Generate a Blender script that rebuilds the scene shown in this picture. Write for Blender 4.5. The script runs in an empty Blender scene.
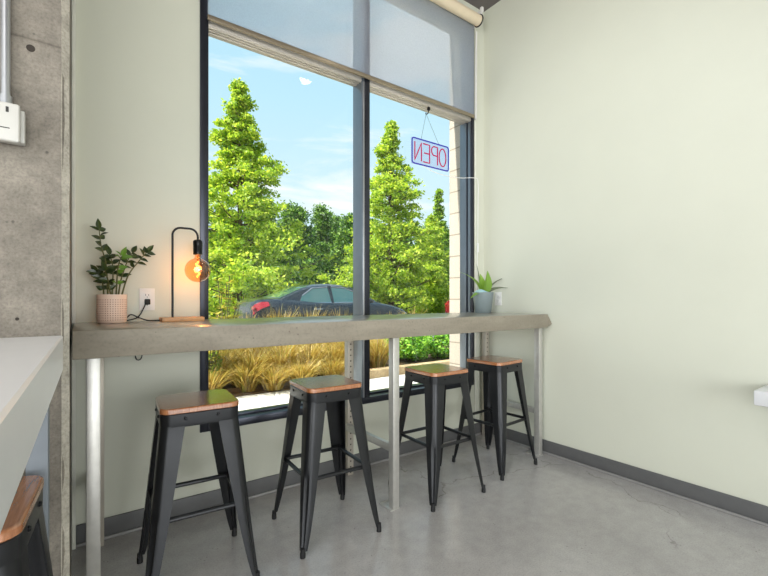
import bpy, bmesh, math, random
import numpy as np
from mathutils import Vector, Matrix
random.seed(7)
RNG = np.random.default_rng(11)
PI = math.pi
SC = bpy.context.scene
COL = SC.collection

# ------------------------------------------------------------------ helpers
def lin(r, g=None, b=None):
    if g is None: r, g, b = r
    f = lambda v: (v/255/12.92) if v/255 <= .04045 else ((v/255+.055)/1.055)**2.4
    return (f(r), f(g), f(b), 1)

class MB:
    """collects shapes, then links them as ONE mesh object"""
    def __init__(s): s.v = []; s.f = []; s.sm = []
    def add(s, vs, fs, smooth=True):
        o = len(s.v); s.v += [tuple(p) for p in vs]
        for q in fs: s.f.append(tuple(i+o for i in q)); s.sm.append(smooth)
    def box(s, a, b, bev=0.0, seg=2, rot=None, piv=None):
        a = Vector(a); b = Vector(b); bm = bmesh.new()
        bmesh.ops.create_cube(bm, size=1)
        c = (a+b)/2; d = b-a
        for v in bm.verts: v.co = Vector((v.co.x*d.x+c.x, v.co.y*d.y+c.y, v.co.z*d.z+c.z))
        if bev > 0: bmesh.ops.bevel(bm, geom=bm.edges[:], offset=min(bev, min(d)*.45), segments=seg, affect='EDGES', profile=.5)
        if rot is not None:
            p = Vector(piv) if piv is not None else c
            for v in bm.verts: v.co = rot @ (v.co-p) + p
        bm.verts.index_update()
        s.add([v.co[:] for v in bm.verts], [[v.index for v in f.verts] for f in bm.faces], True); bm.free()
    def tube(s, pts, r, n=10, caps=True, closed=False):
        pts = [Vector(p) for p in pts]; m = len(pts)
        rs = r if isinstance(r, (list, tuple)) else [r]*m
        up = None; rings = []
        for i in range(m):
            if closed: t = pts[(i+1) % m]-pts[i-1]
            else: t = pts[min(i+1, m-1)]-pts[max(i-1, 0)]
            if t.length < 1e-9: t = Vector((0, 0, 1))
            t.normalize()
            if up is None:
                up = t.orthogonal().normalized()
            else:
                up = (up - t*up.dot(t))
                up = up.normalized() if up.length > 1e-6 else t.orthogonal().normalized()
            w = t.cross(up)
            rings.append([pts[i]+(up*math.cos(2*PI*k/n)+w*math.sin(2*PI*k/n))*rs[i] for k in range(n)])
        vs = [p for R in rings for p in R]; fs = []
        for i in range(m if closed else m-1):
            j = (i+1) % m
            for k in range(n): fs.append((i*n+k, i*n+(k+1) % n, j*n+(k+1) % n, j*n+k))
        if caps and not closed:
            fs.append(tuple(range(n-1, -1, -1))); fs.append(tuple((m-1)*n+k for k in range(n)))
        s.add(vs, fs)
    def lathe(s, prof, c=(0, 0, 0), n=32, axis='z'):
        vs = []; fs = []; m = len(prof)
        for r, z in prof:
            for k in range(n):
                a = 2*PI*k/n; p = (r*math.cos(a), r*math.sin(a), z)
                if axis == 'y': p = (p[0], z, p[1])
                if axis == 'x': p = (z, p[0], p[1])
                vs.append((p[0]+c[0], p[1]+c[1], p[2]+c[2]))
        for i in range(m-1):
            for k in range(n): fs.append((i*n+k, i*n+(k+1) % n, (i+1)*n+(k+1) % n, (i+1)*n+k))
        if prof[0][0] > 1e-5: fs.append(tuple(range(n-1, -1, -1)))
        if prof[-1][0] > 1e-5: fs.append(tuple((m-1)*n+k for k in range(n)))
        s.add(vs, fs)
    def loft(s, secs, closed=True, caps=True):
        n = len(secs[0]); vs = [p for q in secs for p in q]; fs = []
        for i in range(len(secs)-1):
            for k in range(n if closed else n-1):
                fs.append((i*n+k, i*n+(k+1) % n, (i+1)*n+(k+1) % n, (i+1)*n+k))
        if caps: fs.append(tuple(range(n-1, -1, -1))); fs.append(tuple((len(secs)-1)*n+k for k in range(n)))
        s.add(vs, fs)
    def build(s, name, mat, parent=None, angle=27, loc=None, fixn=True):
        me = bpy.data.meshes.new(name); me.from_pydata(s.v, [], s.f); me.update()
        if fixn:
            bm = bmesh.new(); bm.from_mesh(me); bmesh.ops.recalc_face_normals(bm, faces=bm.faces[:])
            bm.to_mesh(me); bm.free()
        me.polygons.foreach_set('use_smooth', [True]*len(me.polygons))
        me.set_sharp_from_angle(angle=math.radians(angle))
        me.materials.append(mat)
        o = bpy.data.objects.new(name, me); COL.objects.link(o)
        if parent is not None: o.parent = parent
        if loc is not None: o.location = loc
        return o

def tag(o, label=None, cat=None, group=None, kind=None):
    if label: o['label'] = label
    if cat: o['category'] = cat
    if group: o['group'] = group
    if kind: o['kind'] = kind
    return o
def empty(name, loc=(0, 0, 0), rz=0):
    o = bpy.data.objects.new(name, None); COL.objects.link(o); o.empty_display_size = .1
    o.location = loc; o.rotation_euler = (0, 0, rz); return o
def copy_tree(o, parent=None):
    c = o.copy(); COL.objects.link(c)
    if parent is not None: c.parent = parent
    for ch in list(o.children): copy_tree(ch, c)
    return c
def struct(o): o['kind'] = 'structure'; return o

def quad_cloud(name, P, mat, parent=None):
    """P: (n,4,3) array of leaf quads -> one mesh"""
    P = np.asarray(P, dtype=np.float32); n = len(P)
    me = bpy.data.meshes.new(name)
    me.vertices.add(n*4); me.vertices.foreach_set('co', P.reshape(-1))
    me.loops.add(n*4); me.loops.foreach_set('vertex_index', np.arange(n*4, dtype=np.int32))
    me.polygons.add(n); me.polygons.foreach_set('loop_start', np.arange(0, n*4, 4, dtype=np.int32))
    me.update(calc_edges=True); me.validate()
    me.materials.append(mat)
    o = bpy.data.objects.new(name, me); COL.objects.link(o)
    if parent is not None: o.parent = parent
    return o
def leaf_quads(C, size, updir=.3, ratio=.5, rng=RNG):
    """diamond leaves at centres C with random orientation"""
    n = len(C); d = rng.normal(size=(n, 3)); d[:, 2] = d[:, 2]*.7+updir
    d /= np.linalg.norm(d, axis=1)[:, None]
    w = np.cross(d, rng.normal(size=(n, 3))); w /= np.linalg.norm(w, axis=1)[:, None]
    L = (size*rng.uniform(.65, 1.3, n))[:, None]
    return np.stack([C-d*L*.5, C+w*L*ratio*.5-d*L*.05, C+d*L*.5, C-w*L*ratio*.5-d*L*.05], 1)

# ------------------------------------------------------------------ materials
def new_mat(name):
    m = bpy.data.materials.new(name); m.use_nodes = True
    nt = m.node_tree; nt.nodes.clear()
    out = nt.nodes.new('ShaderNodeOutputMaterial')
    return m, nt, out
def N(nt, typ, **kw):
    n = nt.nodes.new(typ)
    for k, v in kw.items():
        if k in n.inputs: n.inputs[k].default_value = v
        else: setattr(n, k, v)
    return n
def noise(nt, vec, scale, detail=4, rough=.55, dist=0):
    n = N(nt, 'ShaderNodeTexNoise'); n.inputs['Scale'].default_value = scale
    n.inputs['Detail'].default_value = detail; n.inputs['Roughness'].default_value = rough
    n.inputs['Distortion'].default_value = dist
    nt.links.new(vec, n.inputs['Vector']); return n.outputs[0]
def ramp(nt, fac, stops):
    r = N(nt, 'ShaderNodeValToRGB'); e = r.color_ramp.elements
    while len(e) < len(stops): e.new(.5)
    for i, (p, c) in enumerate(stops): e[i].position = p; e[i].color = c
    nt.links.new(fac, r.inputs[0]); return r.outputs[0]
def mix(nt, fac, a, b, blend='MIX'):
    m = N(nt, 'ShaderNodeMix', data_type='RGBA', blend_type=blend)
    for sock, v in ((m.inputs[0], fac), (m.inputs[6], a), (m.inputs[7], b)):
        if isinstance(v, (int, float, tuple, list)): sock.default_value = v
        else: nt.links.new(v, sock)
    return m.outputs[2]
def math_(nt, op, a, b=None, c=None):
    m = N(nt, 'ShaderNodeMath', operation=op)
    for i, v in enumerate((a, b, c)):
        if v is None: continue
        if isinstance(v, (int, float)): m.inputs[i].default_value = v
        else: nt.links.new(v, m.inputs[i])
    return m.outputs[0]
def objvec(nt, sc=(1, 1, 1)):
    t = N(nt, 'ShaderNodeTexCoord'); mp = N(nt, 'ShaderNodeMapping'); mp.inputs['Scale'].default_value = sc
    nt.links.new(t.outputs['Object'], mp.inputs['Vector']); return mp.outputs[0]
def principled(nt, out, color, rough=.5, metal=0, spec=.5, coat=0, bump=None, bstr=.2, bdist=.01):
    p = N(nt, 'ShaderNodeBsdfPrincipled')
    for key, v in (('Base Color', color), ('Roughness', rough), ('Metallic', metal), ('Specular IOR Level', spec), ('Coat Weight', coat)):
        if isinstance(v, (int, float, tuple, list)): p.inputs[key].default_value = v
        else: nt.links.new(v, p.inputs[key])
    p.inputs['Coat Roughness'].default_value = .08
    if bump is not None:
        b = N(nt, 'ShaderNodeBump'); b.inputs['Strength'].default_value = bstr; b.inputs['Distance'].default_value = bdist
        nt.links.new(bump, b.inputs['Height']); nt.links.new(b.outputs[0], p.inputs['Normal'])
    nt.links.new(p.outputs[0], out.inputs[0]); return p
def simple(name, rgb, rough=.5, metal=0, var=.06, scale=12, bstr=0, bscale=200, spec=.5, coat=0, bdist=.002):
    m, nt, out = new_mat(name); v = objvec(nt); c = lin(rgb)
    n = noise(nt, v, scale)
    lo = tuple(x*(1-var) for x in c[:3])+(1,); hi = tuple(min(1, x*(1+var)) for x in c[:3])+(1,)
    col = ramp(nt, n, [(.3, lo), (.7, hi)])
    principled(nt, out, col, rough, metal, spec, coat, noise(nt, v, bscale, 2) if bstr else None, bstr, bdist)
    return m
M = {}
M['wall'] = simple('sage_paint', (211, 212, 196), .5, var=.015, scale=2, bstr=.25, bscale=260)
M['white_caulk'] = simple('white_caulk', (226, 226, 214), .5)
M['ceiling'] = simple('dark_ceiling_paint', (112, 106, 104), .8, var=.08, scale=3)
M['base_rubber'] = simple('grey_rubber', (98, 98, 98), .5, var=.05, scale=20)
M['shoe'] = simple('shoe_trim', (150, 148, 146), .4)
M['frame_dark'] = simple('dark_anodised_aluminium', (58, 60, 68), .28, .7, var=.08)
M['frame_silver'] = simple('silver_aluminium', (178, 180, 184), .3, .85, var=.05)
M['frame_bronze'] = simple('champagne_aluminium', (198, 192, 182), .4, .35, var=.05)
M['frame_blue'] = simple('blue_grey_aluminium', (112, 120, 128), .3, .6, var=.05)
M['counter_leg'] = simple('grey_steel_leg', (126, 133, 140), .6, .1, var=.05)
M['steel_post'] = simple('brushed_steel_tube', (196, 194, 188), .36, .55, var=.06, scale=30)
M['white_solid'] = simple('white_solid_surface', (228, 228, 230), .25, var=.01)
M['gun'] = simple('gunmetal_paint', (44, 45, 47), .3, .5, var=.1, scale=9, bstr=.05, bscale=500)
M['bolt'] = simple('black_bolt', (24, 24, 26), .3, .6)
M['black_rubber'] = simple('black_rubber', (20, 20, 21), .6)
M['black_metal'] = simple('black_metal', (26, 26, 27), .35, .5)
M['plastic_white'] = simple('white_plastic', (232, 230, 226), .35, var=.01)
M['plastic_grey'] = simple('grey_box_plastic', (190, 188, 182), .4, var=.02)
M['slot'] = simple('dark_slot', (40, 38, 36), .6)
M['pale_wood'] = simple('pale_lamp_wood', (214, 160, 110), .45, var=.15, scale=25)
M['soil'] = simple('potting_soil', (58, 42, 30), .9, var=.3, scale=60)
M['stem'] = simple('plant_stem', (92, 92, 48), .5)
M['cream_fabric'] = simple('cream_roller_fabric', (222, 206, 178), .7, var=.03)
M['grey_pot'] = simple('grey_glazed_pot', (132, 144, 146), .4, var=.05)
M['paper_wrap'] = simple('pale_blue_wrap', (176, 214, 222), .5)
M['rail'] = simple('bronze_rail', (150, 138, 118), .35, .6)
M['trunk'] = simple('tree_bark', (92, 74, 58), .9, var=.3, scale=20)
M['tyre'] = simple('tyre_rubber', (26, 26, 27), .8)
M['alloy'] = simple('wheel_alloy', (160, 162, 165), .3, .8)
M['car_paint'] = simple('slate_car_paint', (28, 35, 43), .25, .3, coat=.6, var=.02)
M['car_paint_red'] = simple('dark_red_car_paint', (120, 30, 34), .25, .2, coat=1.0, var=.02)
M['car_glass'] = simple('car_tinted_glass', (50, 92, 90), .05, .0, spec=1.0, coat=1.0, var=.05)
M['chrome'] = simple('chrome_trim', (190, 192, 196), .2, .9)
M['tail'] = simple('red_lamp_plastic', (140, 16, 24), .15, coat=1.0)
M['tie_hole'] = simple('dark_form_tie_hole', (52, 46, 40), .9)

def concrete(name, a, b, rough, line=False, floor=False):
    m, nt, out = new_mat(name); v = objvec(nt)
    n1 = noise(nt, v, 1.4 if floor else 5, 6, .6, .6); n2 = noise(nt, v, 14 if floor else 30, 8, .65); n3 = noise(nt, v, 140, 3, .6)
    col = ramp(nt, n1, [(.33, lin(a)), (.68, lin(b))])
    col = mix(nt, .2 if floor else .45, col, ramp(nt, n2, [(.3, (.3, .3, .3, 1)), (.7, (.75, .75, .75, 1))]), 'OVERLAY')
    col = mix(nt, .35 if not floor else .22, col, ramp(nt, n3, [(.32, (.2, .2, .2, 1)), (.5, (.52, .52, .52, 1)), (.7, (.72, .72, .72, 1))]), 'OVERLAY')
    vo = N(nt, 'ShaderNodeTexVoronoi'); vo.inputs['Scale'].default_value = 32 if floor else 26
    nt.links.new(v, vo.inputs['Vector'])
    pit = ramp(nt, vo.outputs['Distance'], [(.06, (0, 0, 0, 1)), (.13, (1, 1, 1, 1))])
    keep = ramp(nt, noise(nt, v, 6, 2), [(.52, (1, 1, 1, 1)), (.60, (0, 0, 0, 1))])
    pitm = mix(nt, 1.0, pit, keep, 'LIGHTEN')
    col = mix(nt, .45 if floor else .55, col, mix(nt, 1.0, col, pitm, 'MULTIPLY'))
    r = rough
    if floor:
        # fine wandering cracks
        ve = N(nt, 'ShaderNodeTexVoronoi', feature='DISTANCE_TO_EDGE'); ve.inputs['Scale'].default_value = .85
        nv = N(nt, 'ShaderNodeTexNoise'); nv.inputs['Scale'].default_value = 5; nv.inputs['Detail'].default_value = 6
        nt.links.new(v, nv.inputs['Vector'])
        vm = N(nt, 'ShaderNodeVectorMath', operation='MULTIPLY_ADD'); vm.inputs[1].default_value = (.28, .28, .28)
        nt.links.new(nv.outputs['Color'], vm.inputs[0]); nt.links.new(v, vm.inputs[2]); nt.links.new(vm.outputs[0], ve.inputs['Vector'])
        cr = ramp(nt, ve.outputs[0], [(.0015, (.62, .60, .58, 1)), (.004, (1, 1, 1, 1))])
        ck = ramp(nt, noise(nt, v, .9, 2), [(.47, (1, 1, 1, 1)), (.55, (0, 0, 0, 1))])
        cr = mix(nt, 1.0, cr, ck, 'LIGHTEN')
        col = mix(nt, 1.0, col, cr, 'MULTIPLY')
        r = ramp(nt, n2, [(.3, (rough*.8,)*3+(1,)), (.7, (rough*1.35,)*3+(1,))])
    if line:
        sx = N(nt, 'ShaderNodeSeparateXYZ'); nt.links.new(v, sx.inputs[0])
        d = math_(nt, 'ABSOLUTE', math_(nt, 'SUBTRACT', sx.outputs[2], math_(nt, 'MULTIPLY_ADD', noise(nt, v, 7, 2), .01, 1.905)))
        l = ramp(nt, d, [(.0015, (.6, .58, .55, 1)), (.005, (1, 1, 1, 1))])
        col = mix(nt, 1.0, col, l, 'MULTIPLY')
    principled(nt, out, col, r, 0, .5, 0, n3, .06 if floor else .35, .004)
    return m
M['concrete'] = concrete('rough_cast_concrete', (104, 98, 89), (136, 129, 118), .8, line=True)
M['edge_concrete'] = concrete('chipped_concrete_edge', (160, 154, 142), (186, 180, 168), .8)
M['floor'] = concrete('polished_concrete_floor', (166, 163, 161), (182, 179, 177), .15, floor=True)
M['sidewalk'] = concrete('pale_sidewalk_concrete', (188, 184, 178), (205, 202, 196), .9)
M['asphalt'] = concrete('grey_asphalt', (96, 96, 98), (118, 118, 120), .9)
M['kerb'] = concrete('weathered_kerb', (150, 128, 96), (186, 164, 128), .9)

def laminate():
    m, nt, out = new_mat('greige_counter_laminate'); v = objvec(nt, (1, 6, 6))
    n = noise(nt, v, 3, 6, .6, .4); n2 = noise(nt, objvec(nt), 90, 3)
    col = ramp(nt, n, [(.3, lin(132, 124, 110)), (.7, lin(150, 142, 127))])
    col = mix(nt, .3, col, ramp(nt, n2, [(.3, (.3, .3, .3, 1)), (.45, (.5, .5, .5, 1)), (.7, (.6, .6, .6, 1))]), 'OVERLAY')
    vo = N(nt, 'ShaderNodeTexVoronoi'); vo.inputs['Scale'].default_value = 22; nt.links.new(objvec(nt), vo.inputs['Vector'])
    pit = ramp(nt, vo.outputs['Distance'], [(.05, (.45, .42, .38, 1)), (.1, (1, 1, 1, 1))])
    col = mix(nt, .7, col, mix(nt, 1.0, col, pit, 'MULTIPLY'))
    g = N(nt, 'ShaderNodeNewGeometry'); sx = N(nt, 'ShaderNodeSeparateXYZ'); nt.links.new(g.outputs['True Normal'], sx.inputs[0])
    top = math_(nt, 'GREATER_THAN', sx.outputs[2], .5)      # polished top, matt edge band
    p = principled(nt, out, col, math_(nt, 'MULTIPLY_ADD', top, -.25, .55), 0, .4, math_(nt, 'MULTIPLY', top, .6)); p.inputs['Coat IOR'].default_value = 1.6; p.inputs['Coat Roughness'].default_value = .22; return m
M['laminate'] = laminate()
def seat_wood():
    m, nt, out = new_mat('oiled_elm_wood'); v = objvec(nt, (30, 2.2, 6))
    n = noise(nt, v, 3.2, 7, .6, 1.2)
    col = ramp(nt, n, [(.25, lin(136, 82, 48)), (.5, lin(170, 108, 66)), (.75, lin(196, 134, 88))])
    p = principled(nt, out, col, .24, 0, .6, .9, n, .03, .002); p.inputs['Coat IOR'].default_value = 1.8; p.inputs['Coat Roughness'].default_value = .2; return m
M['wood'] = seat_wood()
def pink_pot():
    m, nt, out = new_mat('blush_dotted_ceramic')
    t = N(nt, 'ShaderNodeTexCoord'); s = N(nt, 'ShaderNodeSeparateXYZ'); nt.links.new(t.outputs['Object'], s.inputs[0])
    ang = math_(nt, 'ARCTAN2', s.outputs[1], s.outputs[0])
    u = math_(nt, 'SUBTRACT', math_(nt, 'FRACT', math_(nt, 'MULTIPLY', ang, 38/(2*PI))), .5)
    w = math_(nt, 'SUBTRACT', math_(nt, 'FRACT', math_(nt, 'MULTIPLY', s.outputs[2], 1/.0105)), .5)
    d = math_(nt, 'SQRT', math_(nt, 'ADD', math_(nt, 'MULTIPLY', u, u), math_(nt, 'MULTIPLY', w, w)))
    band = math_(nt, 'LESS_THAN', math_(nt, 'ABSOLUTE', math_(nt, 'SUBTRACT', s.outputs[2], .066)), .052)
    dot = math_(nt, 'MULTIPLY', math_(nt, 'LESS_THAN', d, .24), band)
    col = mix(nt, dot, lin(240, 210, 190), lin(184, 134, 112))
    h = math_(nt, 'SUBTRACT', 1.0, dot)
    principled(nt, out, col, .5, 0, .4, 0, h, .5, .002); return m
M['pink_pot'] = pink_pot()
def perforated():
    m, nt, out = new_mat('slotted_steel_strut')
    t = N(nt, 'ShaderNodeTexCoord'); s = N(nt, 'ShaderNodeSeparateXYZ'); nt.links.new(t.outputs['Object'], s.inputs[0])
    w = math_(nt, 'SUBTRACT', math_(nt, 'FRACT', math_(nt, 'MULTIPLY', s.outputs[2], 1/.038)), .5)
    d = math_(nt, 'SQRT', math_(nt, 'ADD', math_(nt, 'POWER', math_(nt, 'MULTIPLY', w, .038), 2), math_(nt, 'POWER', s.outputs[0], 2)))
    hole = math_(nt, 'LESS_THAN', d, .0055)
    col = mix(nt, hole, lin(190, 182, 168), lin(70, 64, 58))
    principled(nt, out, col, .45, .35); return m
M['perf'] = perforated()
def block():
    m, nt, out = new_mat('cream_block_masonry')
    t = N(nt, 'ShaderNodeTexCoord'); s = N(nt, 'ShaderNodeSeparateXYZ'); nt.links.new(t.outputs['Object'], s.inputs[0])
    c = N(nt, 'ShaderNodeCombineXYZ'); nt.links.new(math_(nt, 'ADD', s.outputs[0], s.outputs[1]), c.inputs[0]); nt.links.new(s.outputs[2], c.inputs[1])
    b = N(nt, 'ShaderNodeTexBrick'); nt.links.new(c.outputs[0], b.inputs['Vector'])
    for k, v in (('Scale', 1.0), ('Mortar Size', .006), ('Brick Width', 6.0), ('Row Height', .2), ('Color1', lin(160, 152, 140)), ('Color2', lin(166, 158, 147)), ('Mortar', lin(126, 116, 104))): b.inputs[k].default_value = v
    n = noise(nt, objvec(nt), 90, 3)
    col = mix(nt, .25, b.outputs[0], ramp(nt, n, [(.3, (.3, .3, .3, 1)), (.7, (.7, .7, .7, 1))]), 'OVERLAY')
    principled(nt, out, col, .9); return m
M['block'] = block()
def leaf(name, cols, trans=.58, rough=.5):
    m, nt, out = new_mat(name)
    g = N(nt, 'ShaderNodeNewGeometry')
    k = len(cols)
    col = ramp(nt, g.outputs['Random Per Island'], [(i/max(1, k-1), lin(c)) for i, c in enumerate(cols)])
    p = N(nt, 'ShaderNodeBsdfPrincipled'); p.inputs['Roughness'].default_value = rough
    nt.links.new(col, p.inputs['Base Color'])
    tr = N(nt, 'ShaderNodeBsdfTranslucent')
    nt.links.new(mix(nt, 1.0, col, (1.0, 1.0, .7, 1), 'MULTIPLY'), tr.inputs[0])
    mx = N(nt, 'ShaderNodeMixShader'); mx.inputs[0].default_value = trans
    nt.links.new(p.outputs[0], mx.inputs[1]); nt.links.new(tr.outputs[0], mx.inputs[2]); nt.links.new(mx.outputs[0], out.inputs[0])
    return m
M['leaf_lime'] = leaf('lime_tree_leaves', [(96, 140, 40), (176, 204, 60), (226, 232, 96), (140, 180, 52), (206, 222, 80)])
M['leaf_mid'] = leaf('mid_green_leaves', [(74, 120, 42), (136, 176, 60), (196, 216, 84)])
M['leaf_dark'] = leaf('dark_evergreen_leaves', [(44, 80, 36), (86, 130, 50), (150, 184, 74)], .35)
M['leaf_hedge'] = leaf('hedge_leaves', [(80, 140, 40), (130, 190, 60), (176, 214, 80)], .4)
M['grass_gold'] = leaf('golden_grass_blades', [(150, 122, 52), (196, 164, 80), (220, 196, 120), (140, 138, 52)], .4)
M['weed_yellow'] = leaf('yellowing_weed_leaves', [(150, 160, 60), (210, 190, 80), (120, 140, 60)], .4)
M['zz_leaf'] = leaf('glossy_dark_plant_leaves', [(40, 56, 28), (54, 70, 32), (80, 92, 42)], .12, .3)
M['zz_new'] = leaf('fresh_green_plant_leaves', [(104, 146, 52), (120, 160, 60)], .2, .3)
M['orchid_leaf'] = leaf('light_green_strap_leaves', [(116, 158, 60), (146, 182, 76), (130, 170, 66)], .3, .35)
M['orchid_grey'] = leaf('grey_green_leaves', [(110, 118, 96), (128, 134, 112)], .2, .4)
M['mulch'] = simple('bark_mulch', (96, 76, 54), .95, var=.35, scale=30)
M['lawn'] = simple('verge_grass', (86, 108, 52), .95, var=.3, scale=8)

def glass(name, tint, refl=.4):
    m, nt, out = new_mat(name)
    tr = N(nt, 'ShaderNodeBsdfTransparent'); tr.inputs[0].default_value = tint
    gl = N(nt, 'ShaderNodeBsdfGlossy'); gl.inputs['Roughness'].default_value = .01
    lw = N(nt, 'ShaderNodeLayerWeight'); lw.inputs[0].default_value = .5
    f = math_(nt, 'MULTIPLY', math_(nt, 'MULTIPLY_ADD', math_(nt, 'POWER', lw.outputs['Facing'], 5), .9, .04), refl)
    mx = N(nt, 'ShaderNodeMixShader'); nt.links.new(f, mx.inputs[0])
    nt.links.new(tr.outputs[0], mx.inputs[1]); nt.links.new(gl.outputs[0], mx.inputs[2]); nt.links.new(mx.outputs[0], out.inputs[0])
    return m
M['glass'] = glass('window_glass', (.97, .985, .98, 1))
M['amber'] = glass('amber_bulb_glass', (1.0, .74, .52, 1), 1.6)
M['acrylic'] = glass('clear_acrylic', (.90, .90, .96, 1), 1.0)
def shade():
    m, nt, out = new_mat('solar_screen_fabric')
    v = objvec(nt, (1, 1, 1)); n = noise(nt, v, 220, 2)
    d = N(nt, 'ShaderNodeBsdfDiffuse'); t = N(nt, 'ShaderNodeBsdfTranslucent'); tr = N(nt, 'ShaderNodeBsdfTransparent')
    c = ramp(nt, n, [(.35, lin(212, 215, 224)), (.65, lin(222, 225, 234))])
    nt.links.new(c, d.inputs[0]); nt.links.new(c, t.inputs[0])
    m1 = N(nt, 'ShaderNodeMixShader'); m1.inputs[0].default_value = .75
    nt.links.new(d.outputs[0], m1.inputs[1]); nt.links.new(t.outputs[0], m1.inputs[2])
    m2 = N(nt, 'ShaderNodeMixShader')
    nt.links.new(ramp(nt, n, [(.4, (.50, .50, .50, 1)), (.6, (.58, .58, .58, 1))]), m2.inputs[0])
    nt.links.new(m1.outputs[0], m2.inputs[1]); nt.links.new(tr.outputs[0], m2.inputs[2]); nt.links.new(m2.outputs[0], out.inputs[0])
    return m
M['shade'] = shade()
def emit(name, rgb, s):
    m, nt, out = new_mat(name); e = N(nt, 'ShaderNodeEmission'); e.inputs[0].default_value = lin(rgb); e.inputs[1].default_value = s
    nt.links.new(e.outputs[0], out.inputs[0]); return m
M['filament'] = emit('glowing_filament', (255, 170, 70), 9)
M['neon_red'] = emit('magenta_neon', (196, 18, 84), 1.0)
M['neon_blue'] = emit('blue_neon', (58, 48, 176), 1.0)
M['globe'] = emit('white_pendant_glow', (255, 250, 240), 30)

# ------------------------------------------------------------------ room shell
CZ = 3.785; WY = 2.54; RX = 2.965
def st_box(name, a, b, m, parent=None, bev=0):
    q = MB(); q.box(a, b, bev); o = q.build(name, m, parent)
    if parent is None: struct(o)
    return o
st_box('floor', (-4, -4.5, -.12), (RX+.15, WY+.14, 0), M['floor'])
st_box('ceiling', (-4, -4.5, CZ), (RX+.15, WY+.3, CZ+.12), M['ceiling'])
st_box('wall_right', (RX, -4.5, 0), (RX+.15, WY+.14, CZ), M['wall'])
q = MB(); q.box((-4.15, -4.5, 0), (-4, -3.4, CZ)); q.box((-4.15, .4, 0), (-4, WY+.14, CZ)); q.box((-4.15, -3.4, 0), (-4, .4, .4)); q.box((-4.15, -3.4, 3.0), (-4, .4, CZ))  # opening cut in this unseen wall to go with the added side light
struct(q.build('wall_left', M['wall']))
WX0, WX1, WZ0, WZ1 = .565, 2.83, .447, 3.66
q = MB()
q.box((-4, WY, 0), (WX0, WY+.14, CZ)); q.box((WX1, WY, 0), (RX, WY+.14, CZ))
q.box((WX0, WY, 0), (WX1, WY+.14, WZ0)); q.box((WX0, WY, WZ1), (WX1, WY+.14, CZ))
struct(q.build('wall_back', M['wall']))
q = MB()   # unseen wall behind the camera, its wide opening added to let in fill daylight
q.box((-4, -4.65, 0), (-3, -4.5, CZ)); q.box((2.4, -4.65, 0), (RX+.15, -4.5, CZ))
q.box((-3, -4.65, 0), (2.4, -4.5, .3)); q.box((-3, -4.65, 3.3), (2.4, -4.5, CZ))
struct(q.build('wall_front', M['wall']))
# masonry outside, beyond the frame
q = MB(); q.box((WX1+.015, WY+.145, -.1), (RX+1.6, WY+.31, 4.4)); struct(q.build('wall_exterior', M['block']))
q = MB(); q.box((-2.4, WY+.145, -.1), (WX0-.015, WY+.31, 4.4)); struct(q.build('wall_exterior_left', M['block']))
q = MB(); q.box((WX0-.01, WY+.145, 3.7), (WX1+.01, WY+.31, 4.4)); struct(q.build('wall_exterior_head', M['block']))
q = MB(); q.box((WX0-.01, WY+.145, -.1), (WX1+.01, WY+.25, WZ0-.03)); struct(q.build('wall_exterior_sill', M['block']))
# baseboards and trims
def baseboard(name, a, b, sa, sb):
    r = struct(MBbox(name, a, b, M['base_rubber'], .003)); MBbox('shoe_moulding', sa, sb, M['shoe'], .004, r); return r
def MBbox(name, a, b, m, bev=0, parent=None):
    q = MB(); q.box(a, b, bev); return q.build(name, m, parent)
baseboard('baseboard_back', (.0, WY-.012, .001), (RX-.013, WY-.0005, .103), (.0, WY-.024, .001), (RX-.026, WY-.0125, .016))
baseboard('baseboard_right', (RX-.012, -4.4, .001), (RX-.0005, WY-.013, .103), (RX-.024, -4.4, .001), (RX-.0125, WY-.025, .016))
struct(MBbox('trim_1', (-.017, WY-.03, 0), (-.001, WY-.0005, CZ-.001), M['white_caulk'], .002))
struct(MBbox('trim_2', (WX1+.012, WY-.006, .104), (WX1+.03, WY-.0005, CZ-.14), M['white_caulk'], .002))

# concrete pillar with chamfered corner
PY = 1.5
prof = [(-1.0, PY), (-.031, PY), (-.018, PY+.014), (-.018, WY-.001), (-1.0, WY-.001)]
q = MB(); q.loft([[(x, y, z) for x, y in prof] for z in (0, CZ-.001)])
pil = struct(q.build('wall_concrete_pillar', M['concrete'], angle=20))
q = MB()
zz = np.linspace(.001, CZ-.002, 60)
q.loft([[(-.0335+random.uniform(-.001, .001), PY-.0022, z), (-.0152+random.uniform(-.0008, .0008), PY+.0145, z), (-.0155, PY+.022+random.uniform(-.003, .003), z), (-.03, PY+.012, z)] for z in zz])
q.build('chamfer_edge', M['edge_concrete'], pil)
for (x, z, r) in ((-.1, 1.886, .009), (-.128, 1.147, .004)):
    q = MB(); q.lathe([(0, -.0008), (r, -.0008), (r*1.15, .0005)], (x, PY, z), 20, 'y'); q.build('tie_hole', M['tie_hole'], pil)

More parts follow.
